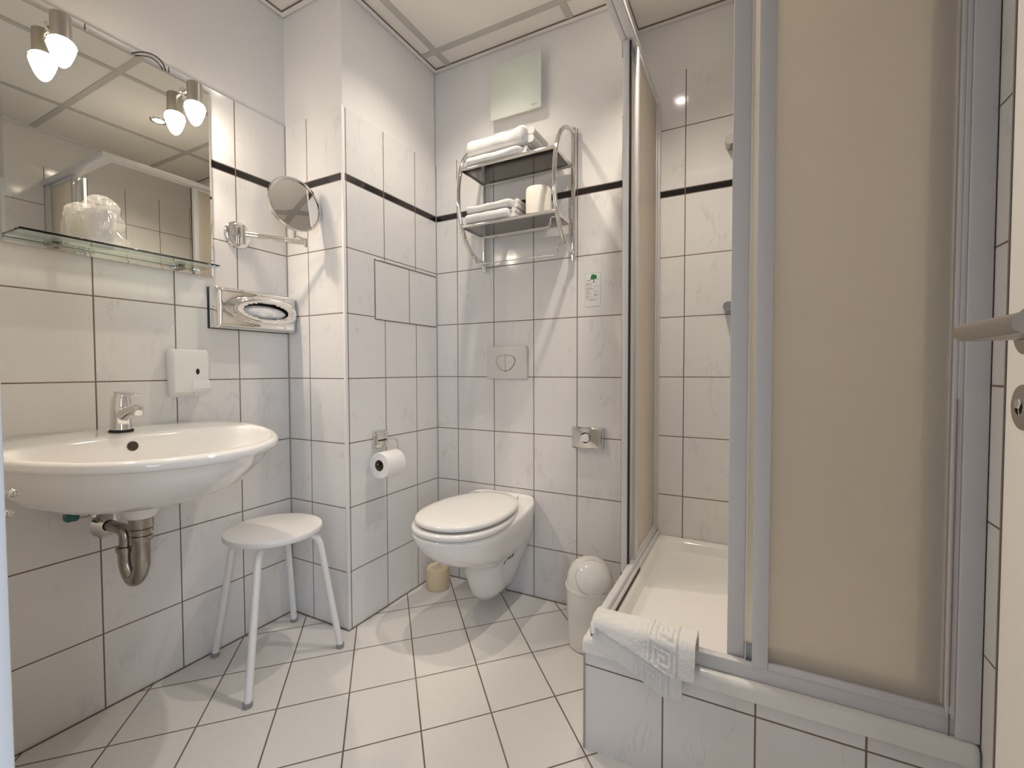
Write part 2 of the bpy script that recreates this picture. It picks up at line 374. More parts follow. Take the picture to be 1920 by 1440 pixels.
# ------------------------------------------------------------------ mirror and its lamps
m = thing('wall_mirror', 'frameless rectangular wall mirror above the washbasin', 'mirror', (.002, -1.12, 1.337))
MX0, MX1, MY0, MY1, MZ0, MZ1 = .003, .008, -1.383, -.868, 1.337, 1.976
b = NB(); box(b, MX0, MX1, MY0, MY1, MZ0, MZ1)
for f in b.faces: f.material_index = 0 if f.normal.x > .5 else 1
f = [f for f in b.faces if f.normal.x > .5]; r = bmesh.ops.inset_region(b, faces=f, thickness=.010, depth=.0)
for ff in f:
    for v in ff.verts: v.co.x += .0012
obj('mirror_glass', b, [MIR, simple('mirror_edge', (.62, .66, .58), .15, .6)], m, sharp=5)
for y in (-1.20, -1.0):
    b = NB(); tube(b, [(0, y, 1.975), (.004, y, 1.983), (.010, y, 1.978)], .002, 8); obj('mirror_clip', b, CHR, m)
def mirror_lamp(y, label):
    L = thing('mirror_lamp', label, 'lamp', (.07, y, 1.93), 'spot lamps on the mirror')
    s = 1.0
    b = NB(); tube(b, [(.009, y, 1.936), (.05, y, 1.936)], .006, 12); lathe(b, [(.006, .006), (.013, .005), (.015, 0)], (.009, y, 1.936), axis=(1, 0, 0), seg=20); obj('bracket', b, CHR, L)
    b = NB(); lathe(b, [(0, .070), (.018, .070), (.0215, .067), (.022, .06), (.022, 0), (.020, -.001), (.020, .02), (0, .02)], (.07, y, 1.880), seg=36); obj('housing', b, STEEL, L)
    b = NB(); lathe(b, [(.012, .03), (.018, .018), (.0255, .012), (.0295, .006), (.0300, .001), (.0285, -.008), (.0250, -.020), (.0205, -.033), (.0155, -.044), (.0095, -.052), (.004, -.0555), (0, -.056)], (.07, y, 1.868), seg=28)
    for f_ in b.faces:
        if f_.calc_center_median().z > 1.858: f_.material_index = 1
    obj('bulb', b, [BULB, BULB2], L)
    spot('mirror_lamp_beam', (.07, y, 1.810), (.50, .04, -1), 132, 1.0, LAMP_W, LAMP_C, .014)
    b = NB(); tube(b, [(.07+.031*math.cos(a), y+.031*math.sin(a), 1.868) for a in [k*2*PI/28 for k in range(28)]], .0015, 6, closed=True)
    obj('bulb_ring', b, CHR, L); return L
mirror_lamp(-1.277, 'lit chrome spot lamp at the left end of the mirror top')
mirror_lamp(-.950, 'lit chrome spot lamp at the right end of the mirror top')
b = NB(); tube(b, bez((.006, -1.095, 1.977), (.006, -1.06, 2.012), (.006, -1.01, 2.025), (.006, -1.002, 1.978), 14), .0017, 6)
tube(b, bez((.009, -1.085, 1.976), (.009, -1.055, 1.995), (.009, -1.03, 2.003), (.009, -1.012, 1.976), 14), .0015, 6)
tag(obj('lamp_cable', b, BLACK), 'two thin black cable loops above the mirror edge', 'cable')
# glass shelf
g = thing('glass_shelf', 'greenish glass shelf across the lower mirror on two chrome holders', 'shelf', (.01, -1.15, 1.35))
b = NB(); box(b, .014, .128, -1.385, -.912, 1.352, 1.358, .0012, 1); obj('shelf_pane', b, GLEDGE, g)
for y in (-1.288, -.985):
    b = NB(); tube(b, [(.009, y, 1.347), (.034, y, 1.347)], .0095, 16); box(b, .026, .042, y-.010, y+.010, 1.3405, 1.3515, .002); box(b, .026, .042, y-.010, y+.010, 1.3585, 1.3625, .0015); box(b, .012, .028, y-.010, y+.010, 1.3405, 1.3625, .002)
    obj('shelf_holder', b, CHD, g)
# wrapped tumbler
c = thing('wrapped_tumbler', 'white tumbler sealed in crinkled clear plastic on the glass shelf', 'cup', (.07, -1.205, 1.3585))
b = NB(); lathe(b, [(0, 0), (.026, 0), (.028, .003), (.034, .088), (.0345, .095), (.0325, .095), (.031, .088), (.026, .006), (0, .006)], (.07, -1.205, 1.359), seg=32); obj('tumbler', b, PLW, c)
b = NB(); prof = [(.036, .0005), (.043, .004), (.044, .02), (.041, .05), (.0395, .085), (.037, .11), (.030, .127), (.016, .138), (0, .142)]
lathe(b, prof, (.07, -1.205, 1.3586), seg=56)
bmesh.ops.subdivide_edges(b, edges=b.edges[:], cuts=2, use_grid_fill=True)
for v in b.verts:
    d = Vector((v.co.x-.07, v.co.y+1.205, 0)); hgt = v.co.z-1.3586
    if d.length > 1e-4:
        n_ = abs(noise.noise(v.co*55))*.006-.002+abs(noise.noise(v.co*140))*.004
        bulge = .022*max(0, d.normalized().y*.8+d.normalized().x*.5)*(1-hgt/.15)*(.5+.5*math.sin(hgt*120))
        v.co += d.normalized()*(n_+max(0, bulge)+.001)
        v.co.z += noise.noise(v.co*70)*.003 if hgt > .01 else 0
o = obj('plastic_wrap', b, WRAP, c, sharp=12)

# ------------------------------------------------------------------ washbasin
YC = -1.172
s_ = thing('washbasin', 'white oval ceramic washbasin on the left wall', 'washbasin', (0, YC, .62))
def sup(cx, cy, a, bx0, bx1, th, p=2.1):
    c, s = math.cos(th), math.sin(th)
    x = cx+(bx1 if c > 0 else bx0)*math.copysign(abs(c)**(2/p), c); y = cy+a*math.copysign(abs(s)**(2/p), s)
    return x, y
NS = 96; TH = [2*PI*k/NS for k in range(NS)]
def ringz(cx, a, b0, b1, zf, p=2.1, clip=.0015):
    o = []
    for t in TH:
        x, y = sup(cx, YC, a, b0, b1, t, p); x = max(clip, x); o.append((x, y, zf(x, y)))
    return o
rim = lambda x, y: .838-.055*max(0, x)
rings = [
 ringz(.158, .030, .030, .030, lambda x, y: .632, 2),
 ringz(.158, .05, .05, .05, lambda x, y: .633, 2),
 ringz(.18, .12, .13, .12, lambda x, y: .643, 2),
 ringz(.19, .19, .19, .20, lambda x, y: .664, 2),
 ringz(.18, .250, .20, .27, lambda x, y: .700-.02*x, 2),
 ringz(.17, .288, .21, .325, lambda x, y: .745-.03*x, 2),
 ringz(.165, .301, .21, .360, lambda x, y: .780-.045*x, 2.05),
 ringz(.16, .309, .21, .378, lambda x, y: rim(x, y)-.030),
 ringz(.16, .312, .21, .383, lambda x, y: rim(x, y)-.027),
 ringz(.16, .318, .21, .396, lambda x, y: rim(x, y)-.024),
 ringz(.16, .321, .21, .402, lambda x, y: rim(x, y)-.017),
 ringz(.16, .321, .21, .402, lambda x, y: rim(x, y)-.009),
 ringz(.16, .318, .21, .398, lambda x, y: rim(x, y)-.003),
 ringz(.16, .312, .205, .390, rim, clip=.004),
 ringz(.20, .300, .175, .335, lambda x, y: rim(x, y), clip=.012),
 ringz(.235, .292, .100, .285, lambda x, y: rim(x, y)-.001, 2.2, 0),
 ringz(.243, .287, .092, .270, lambda x, y: rim(x, y)-.003, 2.25, 0),
 ringz(.247, .283, .089, .262, lambda x, y: rim(x, y)-.009, 2.25, 0),
 ringz(.25, .276, .087, .252, lambda x, y: rim(x, y)-.030, 2.25, 0),
 ringz(.25, .262, .083, .236, lambda x, y: rim(x, y)-.060, 2.2, 0),
 ringz(.25, .225, .076, .195, lambda x, y: .732, 2.1, 0),
 ringz(.245, .150, .06, .125, lambda x, y: .702, 2, 0),
 ringz(.225, .045, .04, .045, lambda x, y: .686, 2, 0),
 ringz(.215, .022, .022, .022, lambda x, y: .682, 2, 0)]
b = NB(); loft(b, rings, cap0=True, cap1=True); obj('basin', b, CER, s_, sharp=60)
b = NB(); lathe(b, [(0, .004), (.018, .004), (.022, .002), (.023, -.001)], (.215, YC, .682), seg=24); obj('drain_plug', b, CHR, s_)
b = NB(); lathe(b, [(0, .0), (.0125, .0), (.0135, -.001)], (.1655, YC-.012, .797), axis=(1, 0, .12), seg=24); obj('overflow_hole', b, DARK, s_)
# faucet
f = thing('basin_tap', 'chrome single lever mixer tap on the washbasin', 'tap', (.085, -1.178, .834))
fy = -1.178; fx = .085; fz = .8335
b = NB(); lathe(b, [(0, 0), (.029, 0), (.029, .004), (.026, .006)], (fx, fy, fz), seg=32); obj('base_ring', b, BLACK, f)
b = NB()
lv = []
for z, r, dx in ((.005, .0245, 0), (.02, .0235, 0), (.045, .0235, .002), (.06, .024, .003), (.068, .024, .003), (.072, .022, .003)):
    lv.append([(fx+dx+r*math.cos(t)*1.1, fy+r*math.sin(t), fz+z) for t in [k*2*PI/32 for k in range(32)]])
loft(b, lv, cap0=True, cap1=True)
tube(b, [(fx+.005, fy, fz+.040), (fx+.03, fy, fz+.052), (fx+.055, fy, fz+.062), (fx+.085, fy, fz+.068), (fx+.102, fy, fz+.068)], [.017, .0165, .0145, .0125, .011], 20)
obj('tap_body', b, CHR, f)
b = NB(); lathe(b, [(0, .016), (.008, .016), (.0125, .012), (.0135, 0), (.0125, -.012), (.0095, -.0125)], (fx+.098, fy, fz+.064), axis=(.12, 0, 1), seg=24)
obj('spout_nozzle', b, CHR, f)
b = NB(); lathe(b, [(.0095, -.0128), (0, -.011)], (fx+.098, fy, fz+.064), axis=(.12, 0, 1), seg=20); obj('aerator', b, DARK, f)
b = NB(); lv = []
for z, r, dx, sx in ((.0725, .0235, .003, 1.05), (.085, .0225, .003, 1.05), (.098, .020, .004, 1.1), (.108, .016, .008, 1.3), (.114, .010, .012, 1.5)):
    lv.append([(fx+dx+r*math.cos(t)*sx, fy+r*math.sin(t), fz+z) for t in [k*2*PI/32 for k in range(32)]])
loft(b, lv, cap0=True, cap1=True)
box(b, fx-.012, fx+.088, fy-.012, fy+.012, fz+.107, fz+.115, .0035, 3)
for v in b.verts:
    if v.co.x > fx+.03 and v.co.z > fz+.10: v.co.z -= (v.co.x-fx-.03)*.05; v.co.y = fy+(v.co.y-fy)*(1-.25*(v.co.x-fx-.03)/.06)
obj('lever', b, CHR, f)
b = NB(); lathe(b, [(0, .0), (.0035, 0), (.0036, -.002)], (fx+.0235, fy-.0085, fz+.088), axis=(.9, -.4, .15), seg=12); obj('lever_dot', b, BLACK, f)

# trap
t = thing('bottle_trap', 'tarnished chrome u-shaped drain trap under the washbasin', 'drain trap', (.155, -1.167, .40))
ty = -1.167
b = NB(); lathe(b, [(.02, .0205), (.040, .0205), (.0425, .012), (.041, -.008), (.033, -.020), (.02, -.020)], (.158, ty, .6115), seg=30); obj('collar', b, CER, t)
b = NB(); lathe(b, [(.020, 0), (.030, -.001), (.030, -.030), (.026, -.032), (.029, -.034), (.029, -.044), (.019, -.046)], (.158, ty, .592), seg=10); obj('lock_nut', b, CHD, t)
b = NB()
tube(b, fillet([(.158, ty, .608), (.158, ty, .440), (.122, ty-.005, .395), (.092, ty-.010, .440), (.092, ty-.010, .498)], .05, 9), .0200, 20)
obj('trap_bend', b, CHD, t)
for cx, cy, cz, r in ((.158, ty, .532, .0265), (.092, ty-.010, .492, .024)):
    b = NB(); lathe(b, [(.018, .008), (r, .006), (r+.001, 0), (r, -.007), (.018, -.009)], (cx, cy, cz), seg=24); obj('coupling', b, CHD, t)
b = NB(); tube(b, fillet([(.092, ty-.010, .490), (.092, ty-.010, .546), (.005, ty-.02, .551)], .045, 8), .0165, 18); obj('wall_pipe', b, CHD, t)
b = NB(); lathe(b, [(.017, .020), (.024, .016), (.034, .005), (.039, .0005)], (.0, ty-.0205, .551), axis=(1, 0, 0), seg=30); obj('wall_rosette', b, CHR, t)
# angle valve
v_ = thing('angle_valve', 'small chrome water valve with teal knob below the washbasin', 'valve', (.0, -1.255, .605))
b = NB(); lathe(b, [(.020, .0005), (.020, .004), (.010, .008), (.010, .05), (0, .05)], (0, -1.248, .607), axis=(1, 0, 0), seg=20); tube(b, [(.045, -1.248, .607), (.045, -1.248, .636)], .0065, 12); tube(b, [(.048, -1.248, .607), (.048, -1.27, .609)], .009, 14); obj('valve_body', b, CHD, v_)
b = NB(); lathe(b, [(0, 0), (.014, 0), (.0165, .004), (.0165, .022), (.013, .027), (0, .027)], (.049, -1.268, .609), axis=(0, -1, .05), seg=9); obj('valve_knob', b, TEAL, v_)
b = NB(); lathe(b, [(.011, 0), (.012, .004), (.012, .012), (.009, .016)], (.047, -1.240, .603), axis=(.3, 1, -.1), seg=8); obj('valve_nut', b, CHR, v_)
# towel bars at the far left, in front of the basin side
r_ = thing('swivel_towel_rail', 'double chrome towel rail, round ends at the left edge by the basin', 'towel rail', (0.0, -1.60, .74))
b = NB(); box(b, .0005, .012, -1.625, -1.575, .66, .80, .004); tube(b, [(.022, -1.60, .67), (.022, -1.60, .79)], .010, 14); obj('wall_plate', b, CHR, r_)
for z0, z1, y1 in ((.765, .765, -1.480), (.718, .727, -1.489)):
    b = NB(); tube(b, [(.022, -1.60, z0), (.395, y1, z1)], .0055, 12); lathe(b, [(0, -.008), (.006, -.0065), (.009, 0), (.006, .0065), (0, .008)], (.398, y1, z1), axis=(.95, .3, 0), seg=18); obj('swing_arm', b, CHR, r_)

# ------------------------------------------------------------------ shaving mirror
k_ = thing('magnifying_mirror', 'round chrome magnifying mirror on a hinged arm beside the wall mirror', 'mirror', (0, -.775, 1.51))
b = NB(); lathe(b, [(0, .012), (.034, .012), (.044, .010), (.050, .004), (.051, .0005)], (0, -.775, 1.510), axis=(1, 0, 0), seg=40); obj('wall_rosette', b, CHR, k_)
b = NB(); tube(b, [(.028, -.770, 1.475), (.028, -.770, 1.542)], .0095, 18); tube(b, [(.010, -.772, 1.51), (.03, -.770, 1.51)], .008, 14); obj('wall_hinge', b, CHR, k_)
J = Vector((.20, -.636, 1.487))
b = NB(); tube(b, [(.028, -.770, 1.518), (J.x, J.y, 1.494)], .0045, 12); tube(b, [(.028, -.770, 1.508), (J.x, J.y, 1.484)], .0045, 12); obj('arm', b, CHR, k_)
b = NB(); tube(b, [(J.x, J.y, 1.472), (J.x, J.y, 1.505)], .0065, 16); tube(b, [(J.x, J.y, 1.499), (.19, -.678, 1.508)], .0042, 10); tube(b, [(.19, -.678, 1.500), (.19, -.678, 1.532)], .0072, 16); obj('elbow_joint', b, CHR, k_)
mc = Vector((.188, -.674, 1.622)); ax = Vector((.985, -.16, .11)).normalized()
b = NB(); lathe(b, [(0, -.012), (.06, -.012), (.092, -.009), (.1, -.003), (.101, .006), (.098, .010), (.093, .010), (.091, .006)], mc, axis=ax, seg=64); obj('mirror_rim', b, CHR, k_)
b = NB(); lathe(b, [(0, .0035), (.03, .0036), (.06, .0038), (.0915, .0044)], mc, axis=ax, seg=64); obj('mirror_disc', b, MIR2, k_)

# ------------------------------------------------------------------ tissue box
q = thing('tissue_dispenser', 'chrome tissue box with oval slot on the wall left of the corner', 'tissue dispenser', (0, -.73, 1.16))
b = NB(); box(b, .0005, .008, -.889, -.576, 1.157, 1.302, .001, 1); obj('back_plate', b, BLACK, q)
b = NB(); x1 = .062; ya, yb, za, zb = -.886, -.578, 1.159, 1.300
nu, nv = 64, 34; cy, cz = (ya+yb)/2+.02, (za+zb)/2; A_, B_ = .098, .032
grid = []
for i in range(nu+1):
    row = []
    for j in range(nv+1):
        y = ya+(yb-ya)*i/nu; z = za+(zb-za)*j/nv
        e = math.hypot((y-cy)/A_, (z-cz)/B_)
        edge = min(y-ya, yb-y, z-za, zb-z)
        x = x1+.010*math.sin(PI*(y-ya)/(yb-ya))-.010*(max(0, 1-edge/.012))**2
        x += .010*math.exp(-((e-1.25)/.26)**2)
        row.append((x, y, z, e))
    grid.append(row)
V = [[b.verts.new(p[:3]) for p in r] for r in grid]
for i in range(nu):
    for j in range(nv):
        e = sum(grid[i+a][j+c_][3] for a in (0, 1) for c_ in (0, 1))/4
        if e > .93: b.faces.new((V[i][j], V[i+1][j], V[i+1][j+1], V[i][j+1]))
brd = [V[i][0] for i in range(nu+1)]+[V[nu][j] for j in range(1, nv+1)]+[V[i][nv] for i in range(nu-1, -1, -1)]+[V[0][j] for j in range(nv-1, 0, -1)]
bk = [b.verts.new((.008, v.co.y, v.co.z)) for v in brd]
for i in range(len(brd)): b.faces.new((brd[i], brd[(i+1) % len(brd)], bk[(i+1) % len(brd)], bk[i]))
for v in [v for v in b.verts if not v.link_faces]: b.verts.remove(v)
obj('cover', b, CHR, q, sharp=50)
b = NB(); lathe(b, [(0, 0), (.0022, 0), (.0023, -.002)], (.035, -.8863, 1.232), axis=(0, -1, 0), seg=10); obj('lock_hole', b, BLACK, q)
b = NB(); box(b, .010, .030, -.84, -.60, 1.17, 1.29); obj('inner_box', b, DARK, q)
b = NB(); R_ = []
for i in range(25):
    row = []
    for j in range(13):
        u, v = i/24*2-1, j/12*2-1
        row.append((.055+.022*(1-u*u)*(1-v*v)+.006*noise.noise(Vector((u*3, v*3, 0))), cy+u*.088, cz-.004+v*.026*math.sqrt(max(.02, 1-u*u))))
    R_.append(row)
loft(b, R_, closed=False); obj('tissue', b, PAPER, q, sharp=80)

# ------------------------------------------------------------------ soap dispenser
d_ = thing('soap_dispenser', 'white plastic soap dispenser above the washbasin rim', 'soap dispenser', (0, -.965, .93))
b = NB(); lv = []
for z, x, w in ((1.078, .044, .104), (1.074, .052, .108), (1.05, .057, .110), (1.00, .057, .109), (.955, .055, .106), (.938, .050, .102)):
    pts = rrect(0, 0, 1, 1, .01)
    lv.append([(.0005+x*(px_+.5), -.968+w*py_, z-(.020*(1-(px_+.5)) if z < .95 else 0)) for px_, py_ in rrect(0, 0, 1, 1, .16, 4)])
loft(b, lv, cap0=True, cap1=True); obj('housing', b, PLW, d_, sharp=50)
b = NB(); prism(b, [(.0562, -.954+.006*math.cos(a)*.9, 1.005+.010*math.sin(a)) for a in [k*2*PI/20 for k in range(20)]], (.0018, 0, 0)); obj('level_window', b, BLACK, d_)
b = NB(); box(b, .045, .0605, -.972, -.914, .945, .976, .004); obj('push_button', b, PLW, d_)
b = NB(); tube(b, [(.045, -.955, .945), (.045, -.955, .924)], .006, 12); obj('nozzle', b, PLG, d_)

# ------------------------------------------------------------------ stool
st = thing('stool', 'white round stool with four splayed legs below the tissue box', 'stool', (.215, -.800, 0))
sc = Vector((.225, -.805, 0))
b = NB(); lathe(b, [(0, .463), (.148, .463), (.154, .460), (.156, .455), (.156, .446), (.153, .442), (.150, .440), (0, .440)], sc, seg=72); obj('seat', b, STOOLM, st)
for fx_, fy_ in ((.030, -.905), (.372, -1.002), (.382, -.664), (.080, -.628)):
    ft = Vector((fx_, fy_, .006)); d = Vector((ft.x-sc.x, ft.y-sc.y, 0)); u = d.normalized()
    top = sc+u*.085+Vector((0, 0, .430)); kn = sc+u*.142+Vector((0, 0, .428))
    b = NB(); tube(b, fillet([top-u*.05, kn, ft], .05, 8), .0115, 16); lg = obj('leg', b, STOOLM, st)
    b = NB(); lathe(b, [(0, .0005), (.0125, .0005), (.0135, .003), (.0135, .014), (.0118, .016)], (ft.x, ft.y, 0), seg=18); obj('leg_cap', b, simple('grey_foot_cap', (.30, .28, .27), .5), lg)

# ------------------------------------------------------------------ toilet
to = thing('toilet', 'white wall-hung toilet with closed lid on the back wall', 'toilet', (.66, 0, .05))
TX = .708
def tring(w, front, z, p=2.15, back=-.0008, wb=None, zb=None, n=72, cyf=.62):
    """D-shaped ring: straight at the wall, egg-shaped front"""
    o = []; cy = front*cyf
    for k in range(n):
        t = 2*PI*k/n; c, s = math.cos(t), math.sin(t)
        x = w*math.copysign(abs(c)**(2/p), c)
        if s < 0: y = cy+(front-cy)*abs(s)**(2/p)
        else: y = cy+(back-cy)*min(1, abs(s)**(2/6.))
        if s > 0 and wb: x = (w+(wb-w)*min(1, (y-cy)/(back-cy)))*math.copysign(abs(c)**(.30), c)
        zz = z if zb is None or s < 0 else z+(zb-z)*((y-cy)/(back-cy))**1.5
        o.append((TX+x, y, zz))
    return o
R_ = [tring(.020, -.20, .052, wb=.03), tring(.050, -.228, .056, wb=.045, zb=.047), tring(.068, -.250, .085, wb=.06), tring(.078, -.268, .14, wb=.085), tring(.088, -.290, .195, wb=.115),
      tring(.104, -.335, .232, wb=.135), tring(.128, -.405, .262, wb=.150), tring(.150, -.475, .298, wb=.162), tring(.165, -.522, .338, wb=.172), tring(.172, -.546, .375, wb=.178, zb=.405),
      tring(.175, -.556, .398, wb=.180, zb=.432), tring(.173, -.554, .406, wb=.179, zb=.444), tring(.165, -.546, .409, wb=.175, zb=.452), tring(.05, -.40, .409, wb=.06, zb=.452)]
b = NB(); loft(b, R_, cap0=True, cap1=True); obj('bowl', b, CER, to, sharp=70)
def oval(w, f, bk, z, n=72, p=2.2):
    cy = bk+(f-bk)*.54; o = []
    for k in range(n):
        t = 2*PI*k/n; c, s = math.cos(t), math.sin(t)
        ws = w*(1-.10*max(0, s)); x = ws*math.copysign(abs(c)**(2/p), c); y = cy+((bk-cy) if s > 0 else (cy-f))*math.copysign(abs(s)**(2/p), s)
        if s > 0: y = cy+(bk-cy)*abs(s)**(2/2.6)
        o.append((TX+x, y, z))
    return o
b = NB(); loft(b, [oval(.150, -.53, -.10, .412), oval(.174, -.552, -.078, .412), oval(.179, -.557, -.074, .417), oval(.180, -.558, -.073, .426), oval(.176, -.553, -.077, .433), oval(.160, -.54, -.09, .435)], cap0=True, cap1=True); obj('seat_ring', b, BINP, to, sharp=60)
b = NB(); loft(b, [oval(.158, -.535, -.060, .443), oval(.170, -.542, -.048, .443), oval(.174, -.546, -.044, .448), oval(.173, -.545, -.045, .456), oval(.166, -.538, -.052, .462), oval(.14, -.51, -.09, .466), oval(.07, -.42, -.19, .468)], cap0=True, cap1=True); obj('lid', b, BINP, to, sharp=60)
for s in (-.075, .075):
    b = NB(); tube(b, [(TX+s-.02, -.068, .452), (TX+s+.02, -.068, .452)], .010, 14); obj('hinge', b, PLW, to)
from mathutils.bvhtree import BVHTree
bowl_o = [o for o in to.children if o.name.startswith('bowl')][0]
bt = BVHTree.FromPolygons([v.co.copy() for v in bowl_o.data.vertices], [tuple(p.vertices) for p in bowl_o.data.polygons])
b = NB()
for (yy, zz, w, h) in ((-.175, .232, .012, .016), (-.160, .243, .009, .012), (-.150, .228, .008, .010), (-.190, .215, .006, .018), (-.168, .262, .004, .004), (-.172, .275, .004, .004), (-.182, .252, .003, .006)):
    q_ = []
    for dy, dz in ((-w/2, -h/2), (w/2, -h/2), (w/2, h/2), (-w/2, h/2)):
        hit = bt.ray_cast(Vector((1.3, yy+dy, zz+dz)), Vector((-1, 0, 0)))
        if hit[0]: q_.append(hit[0]+Vector((.0004, 0, 0)))
    if len(q_) == 4: prism(b, q_, (.0006, 0, 0))
obj('printed_label', b, simple('label_print', (.08, .07, .08), .6), to)

# spare roll on the floor behind the toilet
sp = thing('spare_toilet_roll', 'cream paper wrapped spare toilet roll on the floor by the toilet', 'toilet roll', (.416, -.125, 0))
b = NB(); lathe(b, [(0, .094), (.010, .095), (.016, .099), (.040, .101), (.050, .098), (.0535, .090), (.0545, .05), (.054, .006), (.050, .0005), (0, .0005)], (.416, -.125, 0), seg=48)
for v in b.verts:
    d = Vector((v.co.x-.416, v.co.y+.125, 0)); a = math.atan2(d.y, d.x)
    if v.co.z > .09: v.co.z += .0016*math.cos(a*11)*min(1, d.length/.03)
obj('wrapper', b, CREAM, sp, sharp=50)
b = NB()
for k in range(9):
    a = k*2*PI/9; p = Vector((.416, -.125, .1005)); u = Vector((math.cos(a), math.sin(a), 0)); w = Vector((-u.y, u.x, 0))*.0025
    prism(b, [p+u*.012-w, p+u*.040-w*.4, p+u*.040+w*.4, p+u*.012+w], (0, 0, .0022))
obj('wrapper_print', b, PAPER, sp)

# ------------------------------------------------------------------ paper holder
ph = thing('toilet_paper_holder', 'square chrome paper holder with wire arm on the pillar wall', 'paper holder', (XP, -.40, .72))
b = NB(); loft(b, [[(x_, -.403+py, .722+pz) for py, pz in rrect(0, 0, w, w*.94, .016)] for x_, w in ((XP+.0005, .080), (XP+.010, .080), (XP+.018, .072), (XP+.020, .055))], cap0=True, cap1=True); obj('wall_plate', b, CHR, ph)
b = NB(); box(b, XP+.020, XP+.023, -.425, -.380, .716, .722, .001, 1); obj('hinge_slot', b, BLACK, ph)
b = NB(); tube(b, fillet([(XP+.016, -.372, .718), (XP+.045, -.345, .718), (XP+.068, -.352, .640), (XP+.068, -.375, .636), (XP+.068, -.478, .636)], .012, 5), .0026, 8)
obj('wire_arm', b, CHR, ph)
tr = thing('toilet_roll', 'white toilet roll in use hanging from the wire arm', 'toilet roll', (XP+.068, -.42, .58))
b = NB(); lathe(b, [(.0225, .0), (.050, .0), (.0515, .0015), (.0515, .0985), (.050, .1), (.0225, .1), (.0225, 0)], (XP+.068, -.472, .630), axis=(0, 1, 0), seg=48)
obj('paper', b, PAPER, tr)
b = NB(); lathe(b, [(.0223, .001), (.0223, .099), (.0213, .099), (.0213, .001), (.0223, .001)], (XP+.068, -.472, .630), axis=(0, 1, 0), seg=36); lathe(b, [(.0213, .07), (0, .07)], (XP+.068, -.472, .630), axis=(0, 1, 0), seg=24); obj('core', b, CARD, tr)

# ------------------------------------------------------------------ flush plate
fp = thing('flush_plate', 'off-white dual flush plate on the wall above the toilet', 'flush plate', (.72, 0, 1.04))
def plate_xz(b, cx, cz, w, h, r, y0, y1, bev=.003, mi=0):
    loft(b, [[(px_, y, pz) for px_, pz in rrect(cx, cz, w-2*i, h-2*i, r)] for y, i in ((y0, 0), (y1+bev, 0), (y1+bev*.3, bev*.4), (y1, bev))], cap0=True, cap1=True, mi=mi)
b = NB(); plate_xz(b, .7195, 1.0415, .204, .148, .010, -.0005, -.012); obj('cover_plate', b, PLG, fp)
def shield(s=1.0, n=40):
    o = []
    for k in range(n):
        a = 2*PI*k/n; c, s_ = math.cos(a), math.sin(a); r = 1
        x = .047*c*(1-.18*max(0, -s_)); z = (.026 if s_ > 0 else .044)*math.copysign(abs(s_)**(.75 if s_ > 0 else 1), s_)
        o.append((x*s, z*s))
    return o
b = NB(); prism(b, [(.716+x, -.0121, 1.048+z) for x, z in shield(1.06)], (0, -.0006, 0)); obj('button_gap', b, simple('gap_dark', (.10, .09, .08), .6), fp)
for sgn in (-1, 1):
    pts = [(x, z) for x, z in shield() if x*sgn > .0012]
    pts.sort(key=lambda p: math.atan2(p[1], p[0]*sgn)); zs = [p for p in pts]
    poly = [(.716+sgn*.0010, -.0126, 1.048+zs[0][1])]+[(.716+x, -.0126, 1.048+z) for x, z in zs]+[(.716+sgn*.0010, -.0126, 1.048+zs[-1][1])]
    b = NB(); prism(b, poly, (0, -.0012, 0)); obj('flush_button', b, PLG, fp, sharp=30)

# ------------------------------------------------------------------ hygiene bag box
hd = thing('hygiene_bag_dispenser', 'small chrome bag dispenser with round opening right of the toilet', 'dispenser', (1.10, 0, .72))
b = NB(); x0, x1_, z0, z1 = 1.036, 1.166, .684, .772; hx, hz = 1.094, .728; rr = .022; n = 40
outer = []; 
def sq(a, w, h):
    c, s = math.cos(a), math.sin(a); k = min(w/abs(c) if abs(c) > 1e-6 else 9, h/abs(s) if abs(s) > 1e-6 else 9); return c*k, s*k
angs = sorted(set([2*PI*k/n for k in range(n)]+[math.atan2(z-hz, x-hx) % (2*PI) for x in (x0, x1_) for z in (z0, z1)]))
def sqo(a):
    c, s = math.cos(a), math.sin(a)
    kx = ((x1_-hx) if c > 0 else (hx-x0))/max(abs(c), 1e-6); kz = ((z1-hz) if s > 0 else (hz-z0))/max(abs(s), 1e-6); k = min(kx, kz); return hx+c*k, hz+s*k
rg = []
for y, f in ((-.0005, None), (-.022, None), (-.026, .96), (-.030, .80), (-.026, 0.0), (-.018, -1)):
    row = []
    for a in angs:
        ox, oz = sqo(a); ix, iz = hx+rr*math.cos(a), hz+rr*math.sin(a)
        if f is None: p = (ox, oz)
        elif f < 0: p = (ix, iz)
        else: p = (ix+(ox-ix)*f, iz+(oz-iz)*f)
        row.append((p[0], y, p[1]))
    rg.append(row)
loft(b, rg); obj('cover', b, CHR, hd, sharp=30)
b = NB(); prism(b, [(hx+.0218*math.cos(a), -.012, hz+.0218*math.sin(a)) for a in [k*2*PI/30 for k in range(30)]], (0, -.002, 0)); obj('opening', b, DARK, hd)
b = NB(); prism(b, [(hx-.020, -.0145, hz-.016), (hx+.014, -.0145, hz-.016), (hx+.019, -.0145, hz-.004), (hx+.015, -.0145, hz+.013), (hx, -.0145, hz+.018), (hx-.018, -.0145, hz+.009)], (0, -.020, 0), bev=.002); obj('paper_bag', b, PAPER, hd)

